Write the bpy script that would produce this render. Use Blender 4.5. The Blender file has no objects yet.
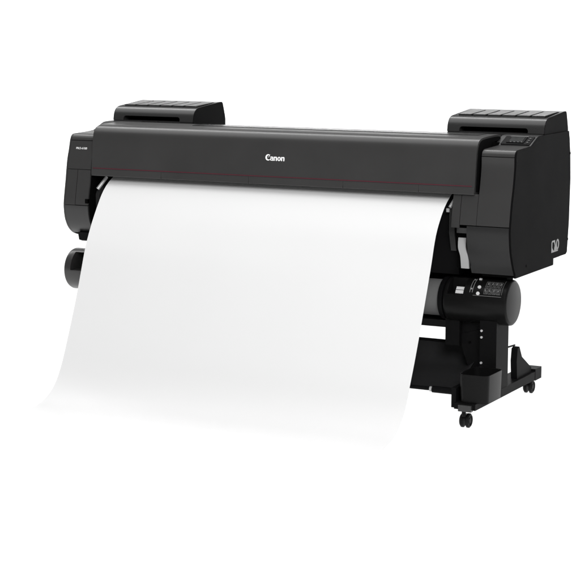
import bpy, bmesh, math, random
from mathutils import Vector, Matrix
random.seed(7)
S = bpy.context.scene
COL = S.collection
PI = math.pi
ZF = .02          # height of the studio floor

# ------------------------------------------------------------------ materials
def new_mat(name):
    m = bpy.data.materials.new(name); m.use_nodes = True
    nt = m.node_tree
    return m, nt, nt.nodes['Principled BSDF']

def plastic(name, col, rough=.5, spec=.4, grain=.06, gscale=900., vary=.12, bumpd=.0006):
    """moulded plastic: fine leather grain bump, slight tone and gloss variation"""
    m, nt, b = new_mat(name)
    N, L = nt.nodes, nt.links
    tc = N.new('ShaderNodeTexCoord')
    n1 = N.new('ShaderNodeTexNoise'); n1.inputs['Scale'].default_value = gscale; n1.inputs['Detail'].default_value = 3
    n2 = N.new('ShaderNodeTexNoise'); n2.inputs['Scale'].default_value = 5; n2.inputs['Detail'].default_value = 4
    L.new(tc.outputs['Object'], n1.inputs['Vector']); L.new(tc.outputs['Object'], n2.inputs['Vector'])
    bp = N.new('ShaderNodeBump'); bp.inputs['Strength'].default_value = grain; bp.inputs['Distance'].default_value = bumpd
    L.new(n1.outputs['Fac'], bp.inputs['Height']); L.new(bp.outputs['Normal'], b.inputs['Normal'])
    mx = N.new('ShaderNodeMix'); mx.data_type = 'RGBA'
    mx.inputs[6].default_value = (*[c*(1-vary) for c in col], 1); mx.inputs[7].default_value = (*[c*(1+vary) for c in col], 1)
    L.new(n2.outputs['Fac'], mx.inputs[0]); L.new(mx.outputs[2], b.inputs['Base Color'])
    mr = N.new('ShaderNodeMapRange'); mr.inputs[3].default_value = rough-.05; mr.inputs[4].default_value = rough+.06
    L.new(n2.outputs['Fac'], mr.inputs[0]); L.new(mr.outputs[0], b.inputs['Roughness'])
    b.inputs['Specular IOR Level'].default_value = spec
    return m

def plain(name, col, rough=.5, spec=.5, metal=0.):
    m, nt, b = new_mat(name)
    N, L = nt.nodes, nt.links
    n = N.new('ShaderNodeTexNoise'); n.inputs['Scale'].default_value = 60
    mr = N.new('ShaderNodeMapRange'); mr.inputs[3].default_value = rough-.05; mr.inputs[4].default_value = rough+.05
    tc = N.new('ShaderNodeTexCoord'); L.new(tc.outputs['Object'], n.inputs['Vector'])
    L.new(n.outputs['Fac'], mr.inputs[0]); L.new(mr.outputs[0], b.inputs['Roughness'])
    b.inputs['Base Color'].default_value = (*col, 1); b.inputs['Specular IOR Level'].default_value = spec
    b.inputs['Metallic'].default_value = metal
    return m

M = {}
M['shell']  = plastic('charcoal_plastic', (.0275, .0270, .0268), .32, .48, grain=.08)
M['side']   = plastic('shaded_side_plastic', (.0042, .0042, .0044), .6, .02, grain=.2)  # charcoal plastic again, with the shade of the +X faces put into its colour
M['cover']  = plastic('charcoal_cover_plastic', (.0205, .0205, .0205), .28, .48, grain=.12)
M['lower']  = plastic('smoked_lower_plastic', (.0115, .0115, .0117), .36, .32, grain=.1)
M['black']  = plastic('black_plastic', (.004, .004, .0043), .5, .05, grain=.1)
M['drum']   = plastic('dark_drum_plastic', (.0050, .0050, .0050), .32, .11, grain=.12)
M['core']   = plain('deep_black', (.002, .002, .002), .8, .02)
M['stand']  = plastic('powder_coated_steel', (.0048, .0048, .005), .5, .04, grain=.3, gscale=600)
M['fabric'] = plastic('black_fabric', (.015, .015, .0155), .85, .05, grain=.6, gscale=500)
M['rubber'] = plain('caster_rubber', (.006, .006, .006), .5, .12)
M['red']    = plain('red_line', (.072, .010, .019), .45, .3)
M['white']  = plain('white_print', (.8, .8, .8), .5, .3)
M['grey_print'] = plain('grey_print', (.13, .13, .13), .45, .3)
M['silver'] = plain('silver_print', (.24, .24, .24), .5, .3)
M['metal']  = plain('brushed_metal', (.50, .50, .50), .45, .5, .35)
M['lever']  = plain('grey_lever_plastic', (.34, .34, .34), .4, .4)
M['gloss']  = plain('gloss_black', (.02, .02, .02), .25, .36)
M['screen'] = plain('screen_glass', (.012, .013, .013), .2, .2)
M['rollpaper'] = plastic('shaded_roll_paper', (.115, .115, .115), .7, .1, grain=.05, vary=.05)  # white paper darkened: the shade on the roll is in the colour

M['switch'] = plain('switch_plastic', (.55, .55, .55), .4, .4)
def paper_mat():
    m, nt, b = new_mat('photo_paper'); N, L = nt.nodes, nt.links
    tc = N.new('ShaderNodeTexCoord')
    n = N.new('ShaderNodeTexNoise'); n.inputs['Scale'].default_value = 350; n.inputs['Detail'].default_value = 4
    L.new(tc.outputs['Object'], n.inputs['Vector'])
    bp = N.new('ShaderNodeBump'); bp.inputs['Strength'].default_value = .03; bp.inputs['Distance'].default_value = .0004
    L.new(n.outputs['Fac'], bp.inputs['Height']); L.new(bp.outputs['Normal'], b.inputs['Normal'])
    b.inputs['Base Color'].default_value = (.662, .662, .662, 1)
    b.inputs['Roughness'].default_value = .5; b.inputs['Specular IOR Level'].default_value = .3
    return m
M['paper'] = paper_mat()
def floor_mat():
    m, nt, b = new_mat('white_studio_sweep'); N, L = nt.nodes, nt.links
    tc = N.new('ShaderNodeTexCoord')
    n = N.new('ShaderNodeTexNoise'); n.inputs['Scale'].default_value = 3
    mx = N.new('ShaderNodeMix'); mx.data_type = 'RGBA'
    mx.inputs[6].default_value = (.90, .90, .90, 1); mx.inputs[7].default_value = (.92, .92, .92, 1)
    L.new(tc.outputs['Object'], n.inputs['Vector']); L.new(n.outputs['Fac'], mx.inputs[0])
    L.new(mx.outputs[2], b.inputs['Base Color'])
    b.inputs['Roughness'].default_value = .9; b.inputs['Specular IOR Level'].default_value = .1
    return m
M['floor'] = floor_mat()
def backlit_floor_mat():
    """translucent floor, made up so the lamp added below clears its shadows"""
    m, nt, b = new_mat('backlit_floor_sheet'); N, L = nt.nodes, nt.links
    tc = N.new('ShaderNodeTexCoord'); n = N.new('ShaderNodeTexNoise'); n.inputs['Scale'].default_value = 2
    L.new(tc.outputs['Object'], n.inputs['Vector'])
    mx = N.new('ShaderNodeMix'); mx.data_type = 'RGBA'
    mx.inputs[6].default_value = (.88, .88, .88, 1); mx.inputs[7].default_value = (.90, .90, .90, 1)
    L.new(n.outputs['Fac'], mx.inputs[0])
    d = N.new('ShaderNodeBsdfDiffuse'); t = N.new('ShaderNodeBsdfTranslucent'); x = N.new('ShaderNodeMixShader')
    L.new(mx.outputs[2], d.inputs['Color']); L.new(mx.outputs[2], t.inputs['Color'])
    x.inputs[0].default_value = .85
    L.new(d.outputs[0], x.inputs[1]); L.new(t.outputs[0], x.inputs[2])
    L.new(x.outputs[0], N['Material Output'].inputs['Surface'])
    return m
M['backlit_floor'] = backlit_floor_mat()

# ------------------------------------------------------------------ mesh helpers
def link(name, bm, mat, parent=None, bevel=0., segs=2, smooth=32, label=None):
    if bevel > 0:
        es = [e for e in bm.edges if len(e.link_faces) == 2 and e.calc_face_angle(0) > math.radians(28)]
        if es:
            bmesh.ops.bevel(bm, geom=es, offset=bevel, segments=segs, profile=.5, affect='EDGES', clamp_overlap=True)
    bmesh.ops.recalc_face_normals(bm, faces=bm.faces[:])
    me = bpy.data.meshes.new(name); bm.to_mesh(me); bm.free()
    me.materials.append(mat)
    if smooth:
        for p in me.polygons: p.use_smooth = True
        me.set_sharp_from_angle(angle=math.radians(smooth))
    o = bpy.data.objects.new(name, me); COL.objects.link(o)
    if parent: o.parent = parent
    if label: o['label'] = label
    return o

def box(bm, x0, x1, y0, y1, z0, z1):
    v = [bm.verts.new(p) for p in ((x0,y0,z0),(x1,y0,z0),(x1,y1,z0),(x0,y1,z0),(x0,y0,z1),(x1,y0,z1),(x1,y1,z1),(x0,y1,z1))]
    for f in ((0,3,2,1),(4,5,6,7),(0,1,5,4),(1,2,6,5),(2,3,7,6),(3,0,4,7)):
        bm.faces.new([v[i] for i in f])

def prism_x(bm, prof, x0, x1):
    """closed (y,z) outline extruded along X"""
    a = [bm.verts.new((x0, y, z)) for y, z in prof]; b = [bm.verts.new((x1, y, z)) for y, z in prof]
    n = len(prof)
    for i in range(n):
        j = (i+1) % n; bm.faces.new((a[i], a[j], b[j], b[i]))
    bm.faces.new(a[::-1]); bm.faces.new(b)

def prism_y(bm, prof, y0, y1):
    a = [bm.verts.new((x, y0, z)) for x, z in prof]; b = [bm.verts.new((x, y1, z)) for x, z in prof]
    n = len(prof)
    for i in range(n):
        j = (i+1) % n; bm.faces.new((a[i], a[j], b[j], b[i]))
    bm.faces.new(a[::-1]); bm.faces.new(b)

def cyl(bm, p0, p1, r, n=32, r1=None):
    p0, p1 = Vector(p0), Vector(p1); d = (p1-p0).normalized()
    u = d.orthogonal().normalized(); w = d.cross(u); r1 = r if r1 is None else r1
    A, B = [], []
    for i in range(n):
        t = 2*PI*i/n; e = u*math.cos(t)+w*math.sin(t)
        A.append(bm.verts.new(p0+e*r)); B.append(bm.verts.new(p1+e*r1))
    for i in range(n):
        j = (i+1) % n; bm.faces.new((A[i], A[j], B[j], B[i]))
    bm.faces.new(A[::-1]); bm.faces.new(B)

def lathe_x(bm, cy, cz, prof, n=72):
    """closed (x, r) profile turned about an X axis; r == 0 at both ends"""
    rings = []
    for x, r in prof:
        if r < 1e-6: rings.append([bm.verts.new((x, cy, cz))])
        else: rings.append([bm.verts.new((x, cy+r*math.cos(2*PI*i/n), cz+r*math.sin(2*PI*i/n))) for i in range(n)])
    for a, b in zip(rings, rings[1:]):
        for i in range(n):
            j = (i+1) % n
            if len(a) == 1 and len(b) > 1: bm.faces.new((a[0], b[i], b[j]))
            elif len(b) == 1 and len(a) > 1: bm.faces.new((a[i], b[0], a[j]))
            elif len(a) > 1: bm.faces.new((a[i], a[j], b[j], b[i]))

def tube(bm, pts, r, n=10):
    for a, b in zip(pts, pts[1:]): cyl(bm, a, b, r, n)

def spline(pts, n=12):
    out = []
    P = [pts[0]]+list(pts)+[pts[-1]]
    for i in range(1, len(P)-2):
        p0, p1, p2, p3 = P[i-1], P[i], P[i+1], P[i+2]
        for k in range(n):
            t = k/n
            out.append(tuple(.5*((2*b)+(-a+c)*t+(2*a-5*b+4*c-d)*t*t+(-a+3*b-3*c+d)*t**3) for a, b, c, d in zip(p0, p1, p2, p3)))
    out.append(tuple(pts[-1]))
    return out

def resample(pts, n):
    L = [0]
    for a, b in zip(pts, pts[1:]): L.append(L[-1]+math.dist(a, b))
    out = []; j = 0
    for i in range(n):
        s = L[-1]*i/(n-1)
        while j < len(L)-2 and L[j+1] < s: j += 1
        t = (s-L[j])/max(1e-9, L[j+1]-L[j])
        out.append(tuple(a+(b-a)*t for a, b in zip(pts[j], pts[j+1])))
    return out

def relax(pts, it):
    pts = [list(p) for p in pts]
    for _ in range(it):
        q = [p[:] for p in pts]
        for i in range(1, len(pts)-1):
            for k in range(len(pts[i])): q[i][k] = .25*pts[i-1][k]+.5*pts[i][k]+.25*pts[i+1][k]
        pts = q
    return [tuple(p) for p in pts]

def empty(name, loc, label, cat):
    o = bpy.data.objects.new(name, None); COL.objects.link(o); o.location = loc
    o.empty_display_size = .1
    o['label'] = label; o['category'] = cat
    return o

def cut(o, bm):
    """subtract a solid from a finished part and bake the result"""
    me = bpy.data.meshes.new('cutter'); bmesh.ops.recalc_face_normals(bm, faces=bm.faces[:]); bm.to_mesh(me); bm.free()
    c = bpy.data.objects.new('cutter', me); COL.objects.link(c)
    md = o.modifiers.new('cut', 'BOOLEAN'); md.operation = 'DIFFERENCE'; md.object = c; md.solver = 'EXACT'
    dg = bpy.context.evaluated_depsgraph_get()
    nm = bpy.data.meshes.new_from_object(o.evaluated_get(dg))
    o.modifiers.clear(); old = o.data; o.data = nm; nm.name = o.name
    bpy.data.meshes.remove(old)
    bpy.data.objects.remove(c); bpy.data.meshes.remove(me)

def text_mesh(name, body, width, height, thick, mat, mtx, parent):
    """raised lettering from Blender's own font, fitted to width x height"""
    cu = bpy.data.curves.new(name, 'FONT'); cu.body = body; cu.extrude = 0
    t = bpy.data.objects.new(name, cu); COL.objects.link(t)
    dg = bpy.context.evaluated_depsgraph_get()
    me = bpy.data.meshes.new_from_object(t.evaluated_get(dg))
    bpy.data.objects.remove(t); bpy.data.curves.remove(cu)
    bm = bmesh.new(); bm.from_mesh(me); bpy.data.meshes.remove(me)
    xs = [v.co.x for v in bm.verts]; ys = [v.co.y for v in bm.verts]
    x0, x1, y0, y1 = min(xs), max(xs), min(ys), max(ys)
    for v in bm.verts:
        v.co.x = (v.co.x-x0)/(x1-x0)*width-width/2; v.co.y = (v.co.y-y0)/(y1-y0)*height-height/2; v.co.z = 0
    r = bmesh.ops.extrude_face_region(bm, geom=bm.faces[:])
    bmesh.ops.translate(bm, vec=(0, 0, thick), verts=[g for g in r['geom'] if isinstance(g, bmesh.types.BMVert)])
    bm.transform(mtx)
    return link(name, bm, mat, parent, smooth=0)

def flat_shape(bm, outline, thick, mtx):
    a = [bm.verts.new(mtx @ Vector((x, y, 0))) for x, y in outline]; b = [bm.verts.new(mtx @ Vector((x, y, thick))) for x, y in outline]
    n = len(a)
    for i in range(n):
        j = (i+1) % n; bm.faces.new((a[i], a[j], b[j], b[i]))
    bm.faces.new(a[::-1]); bm.faces.new(b)

# ------------------------------------------------------------------ setting
bm = bmesh.new()
v = [bm.verts.new(p) for p in ((-14,-11,ZF),(14,-11,ZF),(14,4.5,ZF),(-14,4.5,ZF))]; bm.faces.new(v)
fl = link('floor', bm, M['backlit_floor'], smooth=0); fl['kind'] = 'structure'
fl['label'] = 'plain white shadowless studio floor under the printer'
bm = bmesh.new()
prof = [(4.5, ZF)]+[(4.5+1.5*math.sin(t*PI/32), ZF+1.5-1.5*math.cos(t*PI/32)) for t in range(1, 17)]+[(6.0, 2.5)]
A = [bm.verts.new((-14, y, z)) for y, z in prof]; B = [bm.verts.new((14, y, z)) for y, z in prof]
for i in range(len(prof)-1): bm.faces.new((A[i], B[i], B[i+1], A[i+1]))
bd = link('backdrop', bm, M['floor']); bd['kind'] = 'structure'
bd['label'] = 'seamless white backdrop sweeping up behind the printer'

# ------------------------------------------------------------------ the printer
P = empty('large_format_printer', (0, .2, ZF), 'wide charcoal roll-fed printer on a black wheeled stand, thin red line across its front', 'printer')
PINV = Matrix.Translation((0, -.2, -ZF))
def part(name, bm, mat, parent=None, **k):
    """a part (or sub-part) modelled in world metres; the thing's base sits at y = .2"""
    top = parent is None
    if top: bm.transform(PINV)
    else: bm.transform(PINV)
    return link(name, bm, mat, P if top else parent, **k)

# --- side profiles (y, z), front edge listed from the top down
FR = [(-.004,1.040),(-.010,1.022),(-.010,.985),(-.022,.914),(-.038,.854),(-.052,.769),(-.053,.733),(-.041,.670),(-.014,.612),(.004,.585),(.006,.570)]
FL = [(-.004,1.040),(-.012,1.022),(-.022,.985),(-.036,.940),(-.050,.860),(-.066,.776),(-.067,.734),(-.057,.690),(-.034,.655),(-.004,.632),(.03,.620)]
BACK_R = [(.42,.570),(.423,.574),(.423,.596),(.570,.596),(.584,.604),(.600,.73),(.606,.90),(.598,.99),(.585,1.06),(.575,1.0905)]
BACK_L = [(.42,.600),(.570,.600),(.584,.606),(.600,.73),(.606,.90),(.598,.99),(.585,1.06),(.575,1.0905)]
TOP = [(.30,1.0905),(.245,1.088),(.232,1.084),(.165,1.057),(.12,1.054),(.012,1.0505),(.003,1.047)]

def front_y(F, z):
    pts = sorted([(b, a) for a, b in spline(F, 6)])
    for (z0, y0), (z1, y1) in zip(pts, pts[1:]):
        if z0 <= z <= z1: return y0+(y1-y0)*(z-z0)/max(1e-9, z1-z0)
    return pts[0][1] if z < pts[0][0] else pts[-1][1]

def outline(F, back, inset=0.):
    f = spline(F, 4)
    o = [(y+inset, z) for y, z in f]+back+TOP
    if inset:
        o = [(y+inset, min(z, 1.085)-(0 if z < 1.0 else inset)) for y, z in f]+[(y-inset, z+(inset if z < .7 else -inset)) for y, z in back]+[(y, z-inset) for y, z in TOP]
    return o

def skin(F, z0, z1, t=.008, n=14):
    zs = [z0+(z1-z0)*i/(n-1) for i in range(n)]
    fr = [(front_y(F, z), z) for z in zs]
    return fr+[(y+t, z) for y, z in reversed(fr)]

def skinned(name, F, x0, x1, z0, z1, mat='shell', bevel=.0022, t=.008, **k):
    bm = bmesh.new(); prism_x(bm, skin(F, z0, z1, t), x0, x1)
    return part(name, bm, M[mat], bevel=bevel, **k)

def top_cap(x0, x1, F, parent=None):
    zf = 1.026
    o = [(front_y(F, zf), zf), (-.0078, 1.033), (-.0045, 1.0395), (.0005, 1.0445), (.007, 1.048), (.016, 1.0502), (.028, 1.0512), (.12, 1.0545), (.157, 1.056),
         (.157, 1.046), (.12, 1.0445), (.012, 1.0405), (.004, zf)]
    bm = bmesh.new(); prism_x(bm, o, x0, x1)
    return part('top_cap', bm, M['shell'], bevel=.0008)

# right end
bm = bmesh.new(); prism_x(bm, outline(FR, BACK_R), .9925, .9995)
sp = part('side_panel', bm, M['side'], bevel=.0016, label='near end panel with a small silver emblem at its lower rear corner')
bm = bmesh.new(); prism_x(bm, outline(FR, BACK_R, .009), .862, .9915)
part('end_housing', bm, M['core'], smooth=30)
skinned('front_panel', FR, .862, .9915, .7685, 1.0235)
skinned('front_panel', FR, .7945, .8605, .7685, .884)
skinned('hinge_strip', FR, .760, .7925, .757, .884)
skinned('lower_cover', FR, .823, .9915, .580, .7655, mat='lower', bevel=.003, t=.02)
top_cap(.862, .9915, FR)
# block that carries the strip and the lower cover, set back in the dark
bm = bmesh.new(); box(bm, .765, .861, -.012, .11, .760, .882); part('inner_block', bm, M['core'])
bm = bmesh.new(); box(bm, .830, .861, .022, .11, .60, .755); part('inner_block', bm, M['core'])
# notch filler and catch below the hinge strip
bm = bmesh.new(); box(bm, .776, .820, -.036, .02, .735, .755); part('catch', bm, M['cover'], bevel=.002)
# deck rising to the ink cover, carrying the control panel
def slope_deck(x0, x1):
    o = [(.160,1.057),(.232,1.0855),(.245,1.089),(.298,1.091),(.298,1.075),(.245,1.07),(.160,1.042)]
    bm = bmesh.new(); prism_x(bm, o, x0, x1); return part('top_deck', bm, M['cover'], bevel=.001)
slope_deck(.846, .9915); slope_deck(-.9915, -.83)
# control panel on the slope
sl = math.atan2(1.0855-1.057, .232-.160)
def on_slope(x, d, h):
    """x along the printer, d metres up the sloping deck, h above it"""
    return Vector((x, .160+d*math.cos(sl)-h*math.sin(sl), 1.057+d*math.sin(sl)+h*math.cos(sl)))
def slope_box(bm, x0, x1, d0, d1, h0, h1, skew=0):
    q = []
    for h in (h0, h1):
        for x, d in ((x0, d0), (x1, d0), (x1+skew, d1), (x0+skew, d1)): q.append(bm.verts.new(on_slope(x, d, h)))
    for f in ((0,3,2,1),(4,5,6,7),(0,1,5,4),(1,2,6,5),(2,3,7,6),(3,0,4,7)): bm.faces.new([q[i] for i in f])
bm = bmesh.new(); slope_box(bm, .868, .984, .004, .074, -.002, .0035)
cp = part('control_panel', bm, M['black'], bevel=.001)
bm = bmesh.new(); slope_box(bm, .888, .958, .014, .066, .003, .0065)
part('screen_bezel', bm, M['black'], cp, bevel=.001)
bm = bmesh.new(); slope_box(bm, .897, .951, .021, .060, .0055, .0075)
part('screen', bm, M['screen'], cp, bevel=.0005)
bm = bmesh.new(); slope_box(bm, .888, .960, .0665, .0715, .003, .0062)
part('screen_edge', bm, M['rollpaper'], cp, bevel=.0005)
for i in range(3):
    bm = bmesh.new(); a = on_slope(.972, .020+.017*i, .002); b = on_slope(.972, .020+.017*i, .0055); cyl(bm, a, b, .0048, 20)
    part('button', bm, M['lower'], cp, bevel=.0006)
bm = bmesh.new()
for x in (.902, .917, .932, .946): slope_box(bm, x, x+.006, .0165, .0195, .006, .0072)
part('key_row', bm, M['grey_print'], cp)

# left end
bm = bmesh.new(); prism_x(bm, outline(FL, BACK_L), -.9995, -.9925)
part('side_panel', bm, M['shell'], bevel=.0016)
bm = bmesh.new(); prism_x(bm, outline(FL, BACK_L, .009), -.9915, -.876)
part('end_housing', bm, M['core'], smooth=30)
skinned('front_panel', FL, -.9915, -.876, .9065, 1.0235)
skinned('front_panel', FL, -.9915, -.9415, .7575, .9045)
skinned('access_door', FL, -.9390, -.8765, .7585, .9045)
skinned('lower_cover', FL, -.9915, -.8765, .634, .7555, mat='cover', bevel=.003, t=.02)
top_cap(-.9915, -.876, FL)
bm = bmesh.new(); box(bm, -.889, -.8765, -.0695, -.055, .7665, .7845); part('door_notch', bm, M['core'])
# foot of the left end
bm = bmesh.new(); prism_x(bm, [(-.03,.638),(-.022,.605),(.0,.598),(.06,.598),(.06,.64)], -.955, -.895)
part('lower_bracket', bm, M['black'], bevel=.003)

# main housing between the ends
bm = bmesh.new(); prism_x(bm, [(.10,.565),(.57,.565),(.582,.60),(.60,.9),(.588,1.0),(.56,1.022),(.25,1.058),(.13,1.07),(.10,1.0)], -.8745, .8605)
part('housing', bm, M['core'], bevel=.004)
bm = bmesh.new(); prism_x(bm, [(.222,1.060),(.222,1.0855),(.30,1.074),(.56,1.038),(.574,1.028),(.574,1.02)], -.826, .845)
part('rear_deck', bm, M['cover'], bevel=.0015)
# dark lower front guide behind the paper
bm = bmesh.new(); prism_x(bm, [(.035,.862),(.02,.84),(.012,.76),(.022,.64),(.040,.565),(.099,.56),(.099,.862)], -.873, .757)
part('paper_guide', bm, M['black'], bevel=.003)
# inner guide cheeks seen beside the paper
for x0, x1 in ((.735, .757), (-.873, -.855)):
    bm = bmesh.new(); prism_x(bm, [(.008,.835),(-.012,.80),(-.012,.73),(.01,.66),(.05,.66),(.05,.835)], x0, x1)
    part('guide_cheek', bm, M['cover'], bevel=.003)
# metal stays in the paper exit
bm = bmesh.new(); tube(bm, [(.752, .018, .868), (.738, -.014, .828)], .0065, 14); part('stay', bm, M['metal'])
bm = bmesh.new(); tube(bm, [(-.838, .022, .873), (-.863, -.012, .823)], .0075, 14); part('stay', bm, M['metal'])
bm = bmesh.new(); box(bm, .720, .732, -.006, .006, .808, .822); part('stay_clip', bm, M['metal'], bevel=.002)

# release lever
bm = bmesh.new()
zs = [.600+.116*i/20 for i in range(21)]
a = []
for z in zs:
    t = (z-.600)/.116; s = 1/(1+math.exp(-(t-.55)*14)); xo = .807-.013*s; yo = -.024-.008*math.sin(t*PI)
    a.append([(xo-.0155, yo, z), (xo+.0155, yo, z), (xo+.0155, yo+.008, z), (xo-.0155, yo+.008, z)])
vv = [[bm.verts.new(p) for p in r] for r in a]
for r0, r1 in zip(vv, vv[1:]):
    for i in range(4): bm.faces.new((r0[i], r0[(i+1) % 4], r1[(i+1) % 4], r1[i]))
bm.faces.new(vv[0][::-1]); bm.faces.new(vv[-1])
part('release_lever', bm, M['lever'], bevel=.002, label='pale grey lever under the near end')
bm = bmesh.new(); box(bm, .770, .815, -.016, .06, .60, .733); part('lever_slot', bm, M['core'])

# --- front bar (top cover)
BARF = [(-.042,.8895),(-.0415,.900),(-.0395,.915),(-.0315,.99),(-.0255,1.035),(-.019,1.060),(-.006,1.0775),(.014,1.0872),(.045,1.0915),(.10,1.0935),(.16,1.0945),(.205,1.0940),(.218,1.0915)]
fr = spline(BARF, 5)
baro = fr+[(.220,1.080),(.125,1.074),(.092,1.02),(.088,.94),(.070,.892),(.03,.884),(-.034,.884)]
bm = bmesh.new(); prism_x(bm, baro, -.8735, .8475)
bar = part('top_cover', bm, M['shell'], bevel=.0014, smooth=30)
# end plate recessed under the shell's lip
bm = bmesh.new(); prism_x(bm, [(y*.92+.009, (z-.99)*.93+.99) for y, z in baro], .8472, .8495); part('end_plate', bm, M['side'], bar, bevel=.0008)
def bar_y(z):
    return front_y(BARF, z)
bm = bmesh.new()
zz = (.9125, .9155); o = [(bar_y(zz[0])-.0009, zz[0]), (bar_y(zz[1])-.0009, zz[1]), (bar_y(zz[1])+.003, zz[1]), (bar_y(zz[0])+.003, zz[0])]
prism_x(bm, o, -.866, .836)
part('red_line', bm, M['red'], bar, smooth=0)
# lower lip in butted lengths
xs = [-.8725, -.53, -.12, .30, .62, .8470]
for x0, x1 in zip(xs, xs[1:]):
    bm = bmesh.new(); zz = (.8825, .9095)
    prism_x(bm, [(-.0425, zz[0]), (-.0436, .8845), (bar_y(zz[1])-.0014, zz[1]), (bar_y(zz[1])+.004, zz[1]), (-.028, .8865), (-.028, zz[0])], x0+.0009, x1-.0009)
    part('lower_lip', bm, M['shell'], bar, bevel=.0007)
# glossy viewing window on the top of the cover
bm = bmesh.new(); prism_x(bm, [(.110,1.0925),(.110,1.0955),(.150,1.0963),(.200,1.0962),(.204,1.0925)], -.47, .80)
part('top_window', bm, M['gloss'], bar, bevel=.0008)

# maker's name: serif capitals built as flat outlines, cap height 1
def arc(cx, cy, rx, ry, a0, a1, n=14):
    return [(cx+rx*math.cos(math.radians(a0+(a1-a0)*i/n)), cy+ry*math.sin(math.radians(a0+(a1-a0)*i/n))) for i in range(n+1)]
def glyph_C():
    outer = arc(.52, .5, .52, .5, 48, 318, 24)
    inner = arc(.60, .5, .30, .33, 300, 62, 24)
    return [outer+inner[:], [(.868,.872),(.93,.96),(.55,.54),(.60,.50),(.74,.66)]]
def glyph_a():
    return [arc(.26,.22,.26,.22,90,270,10)+[(.30,0),(.44,.10),(.44,.16),(.30,.11)]+arc(.28,.22,.09,.11,270,90,8)+[(.44,.35),(.44,.44)],
            [(.40,0),(.60,0),(.60,.40),(.56,.55),(.46,.64),(.30,.66),(.04,.62),(.04,.46),(.26,.52),(.37,.48),(.40,.40)]]
def glyph_n():
    return [[(0,0),(.20,0),(.20,.64),(0,.64)],
            [(.20,.44),(.20,.58),(.34,.66),(.50,.66),(.62,.56),(.64,.42),(.64,0),(.43,0),(.43,.38),(.38,.48),(.30,.50)]]
def glyph_o():
    return [arc(.33,.32,.33,.34,0,180,12)+arc(.33,.32,.13,.21,180,0,12), arc(.33,.32,.33,.33,180,360,12)+arc(.33,.32,.13,.20,360,180,12)]
zc = .9765; tilt = math.atan2(bar_y(1.0)-bar_y(.97), .03)
base = Matrix.Translation((-.0475, bar_y(zc)-.0003, zc)) @ Matrix.Rotation(PI/2-tilt, 4, 'X')
seq = [(glyph_C(), 0.), (glyph_a(), .92), (glyph_n(), 1.60), (glyph_o(), 2.32), (glyph_n(), 3.04)]
sc = .0855/3.68
bm = bmesh.new()
for g, dx in seq:
    for ol in g:
        flat_shape(bm, [((x+dx)*sc, y*sc*1.08) for x, y in ol], .0012, base)
part('name_lettering', bm, M['white'], bar, smooth=0)

# model lettering on the left end
zt = .9925; tl = math.atan2(front_y(FL, 1.006)-front_y(FL, .995), .011)
mt = PINV @ Matrix.Translation((-.9345, front_y(FL, zt)-.0004, zt)) @ Matrix.Rotation(PI/2-tl, 4, 'X')
text_mesh('model_lettering', 'PRO-6100', .054, .0088, .0008, M['white'], mt, P)

# emblem on the right side panel (faces +X)
def side_m(y, z): return Matrix.Translation((.9996, y, z)) @ Matrix(((0,0,1,0),(1,0,0,0),(0,1,0,0),(0,0,0,1)))
bm = bmesh.new(); E0 = side_m(.396, .621); w, h = .088, .047
flat_shape(bm, [(0,0),(w*.86,0),(w*.86,h*.12),(0,h*.14)], .0007, E0)
flat_shape(bm, [(0,h*.14),(w*.10,h*.14),(w*.10,h*.85),(0,h*.85)], .0007, E0)
flat_shape(bm, [(0,h*.85),(w*.46,h*.85),(w*.46,h),(w*.08,h)], .0007, E0)
flat_shape(bm, [(w*.34,h*.85),(w*.46,h*.85),(w*.70,h*.12),(w*.54,h*.12)], .0007, E0)
flat_shape(bm, [(w*.10,h*.14),(w*.26,h*.14),(w*.10,h*.40)], .0007, E0)
flat_shape(bm, [(w*.36,h*.14),(w*.53,h*.14),(w*.40,h*.5)], .0007, E0)
ring_o = arc(w*.80, h*.58, w*.20, h*.44, 0, 180, 14)+arc(w*.80, h*.58, w*.09, h*.30, 180, 0, 14)
ring_u = arc(w*.80, h*.58, w*.20, h*.44, 180, 360, 14)+arc(w*.80, h*.58, w*.09, h*.30, 360, 180, 14)
flat_shape(bm, ring_o, .0007, E0); flat_shape(bm, ring_u, .0007, E0)
part('emblem', bm, M['silver'], sp, smooth=0)
for y, z in ((.118, .604), (.588, .655), (.594, 1.0)):
    bm = bmesh.new(); cyl(bm, (.9985, y, z), (1.0003, y, z), .0055, 18); part('screw', bm, M['core'], sp)

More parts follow.
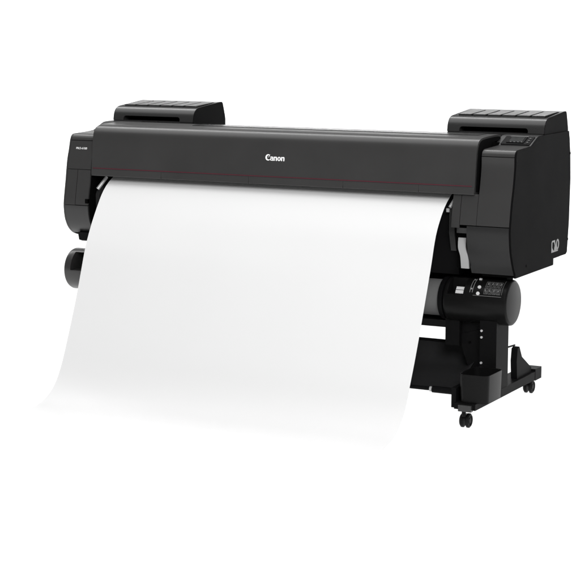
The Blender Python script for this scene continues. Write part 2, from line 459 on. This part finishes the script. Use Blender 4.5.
# --- ink tank covers
def ink_cover(x0, x1, right):
    o = [(.300,1.0935),(.302,1.105),(.3045,1.117),(.3085,1.1275),(.3145,1.1360),(.3225,1.1435),(.3335,1.1490),(.348,1.1528),(.44,1.1615),(.530,1.1700),(.545,1.1700),(.553,1.165),(.562,1.14),(.572,1.1100),(.576,1.0935)]
    bm = bmesh.new(); prism_x(bm, o, x0, x1)
    c = part('ink_tank_cover', bm, M['cover'], bevel=.0018, smooth=30,
             label=('ink cover at the near end, beside the control panel' if right else 'ink cover at the far end'))
    bm = bmesh.new(); box(bm, x0+.001, x1-.003, .303, .5745, 1.015, 1.0942); part('cover_base', bm, M['cover'], c, bevel=.002)
    # finger slot under the front edge, open at the bottom
    bm = bmesh.new()
    a, b, zt, r = x0+.052, x1-.066, 1.1135, .012
    ol = [(a,1.05)]+[(a+r-r*math.cos(t*PI/12), zt-r+r*math.sin(t*PI/12)) for t in range(7)]+[(b-r+r*math.sin(t*PI/12), zt-r+r*math.cos(t*PI/12)) for t in range(7)]+[(b,1.05)]
    prism_y(bm, ol, .20, .352)
    cut(c, bm)
    bm = bmesh.new(); box(bm, a+.001, b-.001, .349, .3515, 1.0945, 1.1125); part('slot_shade', bm, M['core'], c)  # dark sheet: the recess shade is put into its colour
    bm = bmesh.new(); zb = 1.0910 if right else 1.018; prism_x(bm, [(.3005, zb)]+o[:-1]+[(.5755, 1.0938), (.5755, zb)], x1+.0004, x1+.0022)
    part('cover_end_shade', bm, M['side'], c, bevel=.0006, smooth=30)  # thin plate added so the +X face is coloured as if shaded
    # six raised tank lids on the sloping top
    n = 6; lx0 = x0+.028; pitch = .0612
    for k in range(n):
        a = lx0+k*pitch; bm = bmesh.new(); w_ = pitch-.0095
        def top(y): return 1.1530+(y-.350)*(1.1700-1.1530)/.18
        q = []
        for h0 in (-.002, .0068):
            for x, y in ((a, .352), (a+w_, .352), (a+w_, .506), (a, .506)):
                hh = h0 if (y < .4 or h0 < 0) else .0010
                q.append(bm.verts.new((x, y, top(y)+hh)))
        for f in ((0,3,2,1),(4,5,6,7),(0,1,5,4),(1,2,6,5),(2,3,7,6),(3,0,4,7)): bm.faces.new([q[i] for i in f])
        part('tank_lid', bm, M['cover'], c, bevel=.0018)
        if k < n:
            bm = bmesh.new(); g0 = a+w_+.0004; g1 = a+pitch-.0004
            q = [bm.verts.new((x, y, top(y)+.0006)) for x, y in ((g0,.352),(g1,.352),(g1,.500),(g0,.500))]
            q2 = [bm.verts.new((p.co.x, p.co.y, p.co.z-.003)) for p in q]
            for i in range(4): bm.faces.new((q[i], q[(i+1) % 4], q2[(i+1) % 4], q2[i]))
            bm.faces.new(q); bm.faces.new(q2[::-1])
            part('lid_gap', bm, M['core'], c, smooth=0)
    return c
ink_cover(.589, .993, True)
ink_cover(-.9863, -.5825, False)

# --- roll unit below the body
RY, RZ, RR = .06, .468, .088
bm = bmesh.new(); lathe_x(bm, RY, RZ, [(.716,0),(.716,.079),(.719,.0845),(.724,RR-.001),(.730,RR),(.962,RR),(.969,RR-.0015),(.973,RR-.006),(.9745,RR-.012),(.9745,0)])
drum = part('roll_drive_housing', bm, M['drum'], label='round end housing with white pictograms and silver switch')
cutb = bmesh.new(); box(cutb, .735, .800, -.2, RY-.02, RZ+.030, RZ+.2); cut(drum, cutb)
def cyl_patch(bm, x0, x1, t0, t1, r, th=.0012, n=10):
    """patch wrapped on the drum; t in degrees up from the front"""
    f, g = [], []
    for i in range(n+1):
        t = math.radians(t0+(t1-t0)*i/n)
        for x in (x0, x1):
            f.append(bm.verts.new((x, RY-r*math.cos(t), RZ+r*math.sin(t)))); g.append(bm.verts.new((x, RY-(r-th)*math.cos(t), RZ+(r-th)*math.sin(t))))
    for i in range(n):
        a = 2*i
        bm.faces.new((f[a], f[a+1], f[a+3], f[a+2])); bm.faces.new((g[a], g[a+2], g[a+3], g[a+1]))
        bm.faces.new((f[a], f[a+2], g[a+2], g[a])); bm.faces.new((f[a+1], g[a+1], g[a+3], f[a+3]))
    bm.faces.new((f[0], g[0], g[1], f[1])); m = 2*n; bm.faces.new((f[m], f[m+1], g[m+1], g[m]))
bm = bmesh.new(); cyl_patch(bm, .838, .956, 20, 74, RR+.0010, .002, 14); lab = part('label_panel', bm, M['drum'], drum, bevel=.0004)
bm = bmesh.new()
r0 = RR+.0014
cyl_patch(bm, .840, .954, 20.5, 21.6, r0); cyl_patch(bm, .953, .9542, 26, 73, r0)
random.seed(11)
def icon_rect(x0, x1, t0, t1, lw=.0012):
    dt = math.degrees(lw/RR)
    cyl_patch(bm, x0, x1, t0, t0+dt, r0, n=2); cyl_patch(bm, x0, x1, t1-dt, t1, r0, n=2)
    cyl_patch(bm, x0, x0+lw, t0+dt, t1-dt, r0, n=4); cyl_patch(bm, x1-lw, x1, t0+dt, t1-dt, r0, n=4)
for i, x in enumerate((.882, .899, .916, .933)):
    icon_rect(x, x+.014, 26, 42); icon_rect(x, x+.014, 45, 64)
    for k in range(5):
        t = 28+k*2.6+random.random(); a = x+.002+random.random()*.004
        cyl_patch(bm, a, a+.003+random.random()*.006, t, t+.9, r0, n=1)
        t = 47+k*3.1+random.random(); a = x+.002+random.random()*.004
        cyl_patch(bm, a, a+.003+random.random()*.006, t, t+.9, r0, n=1)
    cyl_patch(bm, x+.003, x+.007, 33, 38, r0, n=2); cyl_patch(bm, x+.006, x+.011, 53, 60, r0, n=2)
part('pictograms', bm, M['grey_print'], drum, smooth=0)
def drum_pt(x, t, r): t = math.radians(t); return Vector((x, RY-r*math.cos(t), RZ+r*math.sin(t)))
for t in (26, 43):
    bm = bmesh.new(); cyl(bm, drum_pt(.860, t, RR-.002), drum_pt(.860, t, RR+.0045), .0068, 24); part('button', bm, M['switch'], drum, bevel=.0012)
bm = bmesh.new()
for x in (.8245, .8345): cyl_patch(bm, x, x+.0016, 28, 76, RR+.0006, .002, 12)
for t in (36, 68): cyl_patch(bm, .827, .8325, t, t+4, RR+.0009, .002, 2)
part('index_marks', bm, M['silver'], drum, smooth=0)
bm = bmesh.new(); cyl_patch(bm, .765, .797, 24, 44, RR-.006, .010, 8); part('switch', bm, M['switch'], drum, bevel=.001, label='silver rocker switch')
bm = bmesh.new(); cyl_patch(bm, .7655, .7965, 33.4, 34.6, RR-.0052, .004, 2); part('switch_line', bm, M['black'], drum)
bm = bmesh.new(); cyl(bm, (.846, RY-.030, RZ+.086), (.856, RY-.030, RZ+.086), .005, 14); part('pin', bm, M['metal'], drum)
# flange that holds the roll
bm = bmesh.new(); lathe_x(bm, RY, RZ, [(.690,0),(.690,.055),(.694,.082),(.704,.085),(.712,.085),(.716,.06),(.716,0)]); part('roll_flange', bm, M['black'])
# far end of the roll unit: a shallow drum with a cut-out
bm = bmesh.new(); lathe_x(bm, RY, RZ, [(-.86,0),(-.86,RR-.004),(-.864,RR),(-1.026,RR),(-1.033,RR-.003),(-1.036,RR-.009),(-1.036,0)])
hub = part('roll_end_housing', bm, M['shell'], label='far round end housing with a cut-out')
cutb = bmesh.new(); box(cutb, -1.000, -.80, -.3, .12, RZ+.004, RZ+.077); cut(hub, cutb)
bm = bmesh.new(); box(bm, -.985, -.865, .100, .1185, RZ+.006, RZ+.072); part('cutout_back', bm, M['core'], hub)

# --- stand
for s in (1, -1):
    off = 0 if s > 0 else .05
    X = lambda x: s*x+off
    def xr(a, b): return (min(X(a), X(b)), max(X(a), X(b)))
    a, b = xr(.862, .930)
    bm = bmesh.new(); box(bm, a, b, 0., .126, .132, .402); part('post', bm, M['stand'], bevel=.003)
    a, b = xr(.845, .930)
    bm = bmesh.new(); prism_x(bm, [(-.204,.097),(-.204,.1205),(-.024,.1205),(-.022,.131),(.470,.131),(.470,.097)], a, b); ft = part('foot', bm, M['stand'], bevel=.003)
    bm = bmesh.new(); box(bm, a-.001, b+.001, .435, .505, .094, .141); part('foot_end', bm, M['stand'], ft, bevel=.005)
    a, b = xr(.866, .918)
    bm = bmesh.new(); box(bm, a, b, -.216, -.196, .092, .116); part('foot_tip', bm, M['cover'], ft, bevel=.004)
    # support block and cantilever under the roll unit
    a, b = xr(.712, .770)
    bm = bmesh.new(); box(bm, a, b, .02, .10, .292, .412); part('roll_support', bm, M['stand'], bevel=.004)
    a, b = xr(.771, .861)
    bm = bmesh.new(); box(bm, a, b, .045, .118, .326, .410); part('support_arm', bm, M['stand'], bevel=.003)
    a, b = xr(.772, .858)
    bm = bmesh.new(); box(bm, a, b, .152, .230, .230, .566); part('rear_column', bm, M['stand'], bevel=.003)
    bm = bmesh.new(); box(bm, *xr(.80, .90), .1265, .1515, .25, .34); part('column_bracket', bm, M['stand'], bevel=.003)
    # gusset plate
    bm = bmesh.new(); prism_y(bm, [(X(.771),.290),(X(.771),.336),(X(.861),.362),(X(.861),.150),(X(.822),.150)], .040, .046)
    part('gusset', bm, M['stand'], bevel=.001)
    bm = bmesh.new()
    cyl(bm, (X(.806), .038, .305), (X(.806), .0405, .305), .005, 14)
    part('gusset_hole', bm, M['core'])
    for z in (.362, .337, .238):
        bm = bmesh.new(); cyl(bm, (X(.870), -.004, z), (X(.870), .001, z), .0046, 16)
        part('bolt', bm, M['metal'], bevel=.001)
    # rear bracket with its stay
    bp_ = [(.262,.1315),(.254,.205),(.262,.252),(.282,.258),(.288,.248),(.312,.212),(.40,.162),(.420,.152),(.420,.1315)]
    a, b = xr(.892, .918)
    bm = bmesh.new(); prism_x(bm, bp_, a, b); part('rear_bracket', bm, M['stand'], bevel=.003)
    bm = bmesh.new(); tube(bm, [(X(.905), .126, .274), (X(.905), .262, .266)], .0035, 10); part('bracket_stay', bm, M['stand'])
bm = bmesh.new(); box(bm, -.711, .711, .022, .07, .359, .386); part('crossbar', bm, M['drum'], bevel=.003)
bm = bmesh.new(); box(bm, -.711, .711, .074, .09, .362, .440); part('crossbar', bm, M['core'], bevel=.002)
bm = bmesh.new(); box(bm, -.860, .935, .085, .150, .49, .562); part('upper_crossbar', bm, M['core'], bevel=.003)

# casters: built once, copied with their wheels
def caster(x, y):
    bm = bmesh.new()
    cyl(bm, (0,-.022,.046), (0,-.022,.0765), .008, 18)
    prism_x(bm, [(-.016,.050),(.020,.050),(.030,.030),(.024,.026),(.010,.036),(-.012,.036),(-.022,.030),(-.026,.036)], -.006, .006)
    bm.transform(Matrix.Translation((x, y-.2, 0)))
    c = link('caster', bm, M['rubber'], P, bevel=.0015)
    for k in (-1, 1):
        bm = bmesh.new(); r = .0275
        xa, xb = (.0050*k, .0185*k)
        pr = [(xa,0),(xa,r-.004),(xa+.003*k,r),(xb-.004*k,r),(xb,r-.005),(xb-.001*k,r-.008),(xb-.004*k,r-.010),(xb-.004*k,.012),(xb-.001*k,.010),(xb-.001*k,0)]
        lathe_x(bm, 0, r, pr, 40)
        bm.transform(Matrix.Translation((x, y-.2, 0)))
        link('wheel', bm, M['rubber'], c)
    return c
c0 = caster(.876, -.160)
for dx, dy in ((-.006, .690), (-1.702, 0), (-1.702, .690)):
    c = c0.copy(); COL.objects.link(c); c.parent = P; c.location = (dx, dy, 0)
    for ch in c0.children:
        d = ch.copy(); COL.objects.link(d); d.parent = c

# --- accessory box on the foot: open top, rounded corners
def rrect(x0, x1, y0, y1, r, n=6):
    o = []
    for cx, cy, a0 in ((x1-r,y1-r,0),(x0+r,y1-r,90),(x0+r,y0+r,180),(x1-r,y0+r,270)):
        o += [(cx+r*math.cos(math.radians(a0+90*i/n)), cy+r*math.sin(math.radians(a0+90*i/n))) for i in range(n+1)]
    return o
bm = bmesh.new()
levels = [(0,.121,.0),(0,.2275,0),(.0045,.2275,0),(.0045,.129,0)]
rings = []
for ins, z, _ in levels:
    t = 0 if z > .2 else .004
    rings.append([bm.verts.new((x, y, z)) for x, y in rrect(.852+ins+t, .972-ins-t, -.192+ins+t, -.026-ins, .026-ins)])
for a, b in zip(rings, rings[1:]):
    n = len(a)
    for i in range(n): bm.faces.new((a[i], a[(i+1) % n], b[(i+1) % n], b[i]))
bm.faces.new(rings[0][::-1]); bm.faces.new(rings[-1])
part('accessory_box', bm, M['drum'], bevel=.0012, smooth=40)
# lower inner front of the foot under the box
bm = bmesh.new(); box(bm, .826, .8445, -.185, .10, .097, .172); part('foot_bracket', bm, M['stand'], bevel=.003)

# --- basket: fabric sling with its rods
bp_ = relax(resample(spline([(.118,.283),(.112,.252),(.100,.218),(.070,.196),(.015,.178),(-.045,.159),(-.100,.142)], 8), 40), 4)
bm = bmesh.new(); nx = 90; rows = []
for i in range(nx+1):
    x = -.825+1.650*i/nx; r = []
    for j, (y, z) in enumerate(bp_):
        t = j/39; e = min(1, (x+.825)/.10, (.825-x)/.10)
        lift = (1-e)**2*.045*math.sin(PI*t)
        wv = .004*math.sin(9*x+3*t)*math.sin(PI*t)+.0025*math.sin(23*x-5*t)*math.sin(PI*t)
        r.append(bm.verts.new((x, y, z+lift+wv)))
    rows.append(r)
for a, b in zip(rows, rows[1:]):
    for j in range(39): bm.faces.new((a[j], a[j+1], b[j+1], b[j]))
bk = part('basket', bm, M['fabric'], smooth=60)
md = bk.modifiers.new('cloth', 'SOLIDIFY'); md.thickness = .0016
bm = bmesh.new(); tube(bm, [(-.83,-.104,.141),(.835,-.104,.141)], .0075, 16); part('basket_rod', bm, M['stand'], bk)
bm = bmesh.new(); tube(bm, [(-.83,.120,.286),(.835,.120,.286)], .006, 14); part('basket_rod', bm, M['stand'], bk)
bm = bmesh.new(); cyl(bm, (.705,-.106,.1405),(.716,-.106,.1405), .0098, 20); part('rod_ring', bm, M['lever'], bk, bevel=.001)
bm = bmesh.new(); cyl(bm, (.716,-.106,.1405),(.800,-.106,.1405), .013, 20); part('rod_grip', bm, M['black'], bk, bevel=.003)

# ------------------------------------------------------------------ the paper roll in the unit
bm = bmesh.new(); lathe_x(bm, 0, 0, [(-.86,0),(-.86,.040),(-.82,.040),(-.82,.0705),(.689,.0705),(.689,0)], 72)
ro = link('paper_roll', bm, M['rollpaper']); ro.location = (0, RY, RZ)
ro['label'] = 'white paper roll, shaded grey in its colour, held between the round end housings, behind the hanging sheet'; ro['category'] = 'paper roll'

# ------------------------------------------------------------------ the hanging sheet
PL = [(.13,.902),(.075,.896),(.022,.878),(-.034,.849),(-.082,.810),(-.155,.719),(-.201,.650),(-.232,.595),(-.300,.440),(-.374,.289),(-.455,.140),(-.522,.068),(-.612,.031),(-.72,.0236),(-.80,.0268)]
PR = [(.13,.902),(.080,.894),(.024,.876),(-.030,.848),(-.075,.812),(-.140,.735),(-.190,.620),(-.285,.418),(-.348,.292),(-.396,.205),(-.443,.122),(-.525,.054),(-.640,.0255),(-.73,.0236),(-.80,.0268)]
n = 120; nx = 72
pl = relax(resample(spline(PL, 10), n), 8); pr_ = relax(resample(spline(PR, 10), n), 8)
bm = bmesh.new(); front, back = [], []
for i in range(nx+1):
    u = i/nx; r = []
    for j in range(n):
        y = pl[j][0]*(1-u)+pr_[j][0]*u; z = pl[j][1]*(1-u)+pr_[j][1]*u
        t = j/(n-1)
        x0, x1 = -.809+.070*t, .728+.032*t
        wv = (.0018*math.sin(2.2*u*PI+1.3)+.0006*math.sin(7.3*u*PI+2*t))*math.sin(PI*min(1, t*1.3))
        r.append(Vector((x0+(x1-x0)*u, y+wv+.3, max(z, ZF+.0005)-ZF)))
    front.append(r)
    q = []
    for j in range(n):
        d = r[min(n-1, j+1)]-r[max(0, j-1)]
        q.append(r[j]-Vector((0, d.z, -d.y)).normalized()*-.0003)
    back.append(q)
F = [[bm.verts.new(p) for p in r] for r in front]; K = [[bm.verts.new(p) for p in r] for r in back]
for i in range(nx):
    for j in range(n-1):
        bm.faces.new((F[i][j], F[i+1][j], F[i+1][j+1], F[i][j+1])); bm.faces.new((K[i][j], K[i][j+1], K[i+1][j+1], K[i+1][j]))
    for j in (0, n-1): bm.faces.new((F[i][j], F[i+1][j], K[i+1][j], K[i][j]))
for j in range(n-1):
    for i in (0, nx): bm.faces.new((F[i][j], F[i][j+1], K[i][j+1], K[i][j]))
sh = link('paper_sheet', bm, M['paper'], smooth=40); sh.location = (0, -.3, ZF)
sh['label'] = 'large blank white sheet hanging out under the front cover and curling onto the floor'; sh['category'] = 'paper sheet'

# ------------------------------------------------------------------ light
w = bpy.data.worlds.new('World'); S.world = w; w.use_nodes = True
w.node_tree.nodes['Background'].inputs[0].default_value = (1, 1, 1, 1)
w.node_tree.nodes['Background'].inputs[1].default_value = .20
def area(name, loc, target, sx, sy, watt):
    l = bpy.data.lights.new(name, 'AREA'); l.shape = 'RECTANGLE'; l.size = sx; l.size_y = sy; l.energy = watt
    o = bpy.data.objects.new(name, l); COL.objects.link(o); o.location = loc
    o.rotation_euler = (Vector(target)-Vector(loc)).to_track_quat('-Z', 'Y').to_euler()
    return o
area('overhead_softbox', (-.3, -.1, 4.2), (-.3, -.1, 0), 6.5, 4.0, 165)
area('front_fill', (5.0, -6.5, 5.2), (0, -.2, .4), 3.4, 3.4, 640)  # unseen lamp, added to lift the floor shadow and the sheet
area('backdrop_lamp', (-2.6, 2.2, 4.4), (-2.6, 5.3, .4), 14.0, 1.8, 680)
area('underfloor_fill', (-1, -2, -1.4), (-1, -2, 0), 20, 14, 1060)  # unseen lamp added under the floor to wipe out its shadows

# ------------------------------------------------------------------ camera
cd = bpy.data.cameras.new('Camera'); cam = bpy.data.objects.new('Camera', cd); COL.objects.link(cam); S.camera = cam
yaw, pit = 0.48700711, 0.15510388
fw = Vector((-math.sin(yaw)*math.cos(pit), math.cos(yaw)*math.cos(pit), -math.sin(pit)))
cam.location = (3.34303528, -6.22729186, 1.56009235)
cam.rotation_euler = fw.to_track_quat('-Z', 'Y').to_euler()
cd.sensor_width = 36; cd.lens = 36*1780.84015/580
cd.clip_start = .1; cd.clip_end = 200
S.view_settings.view_transform = 'Standard'; S.view_settings.look = 'None'
S.view_settings.exposure = 0; S.view_settings.gamma = 1
S.cycles.max_bounces = 8
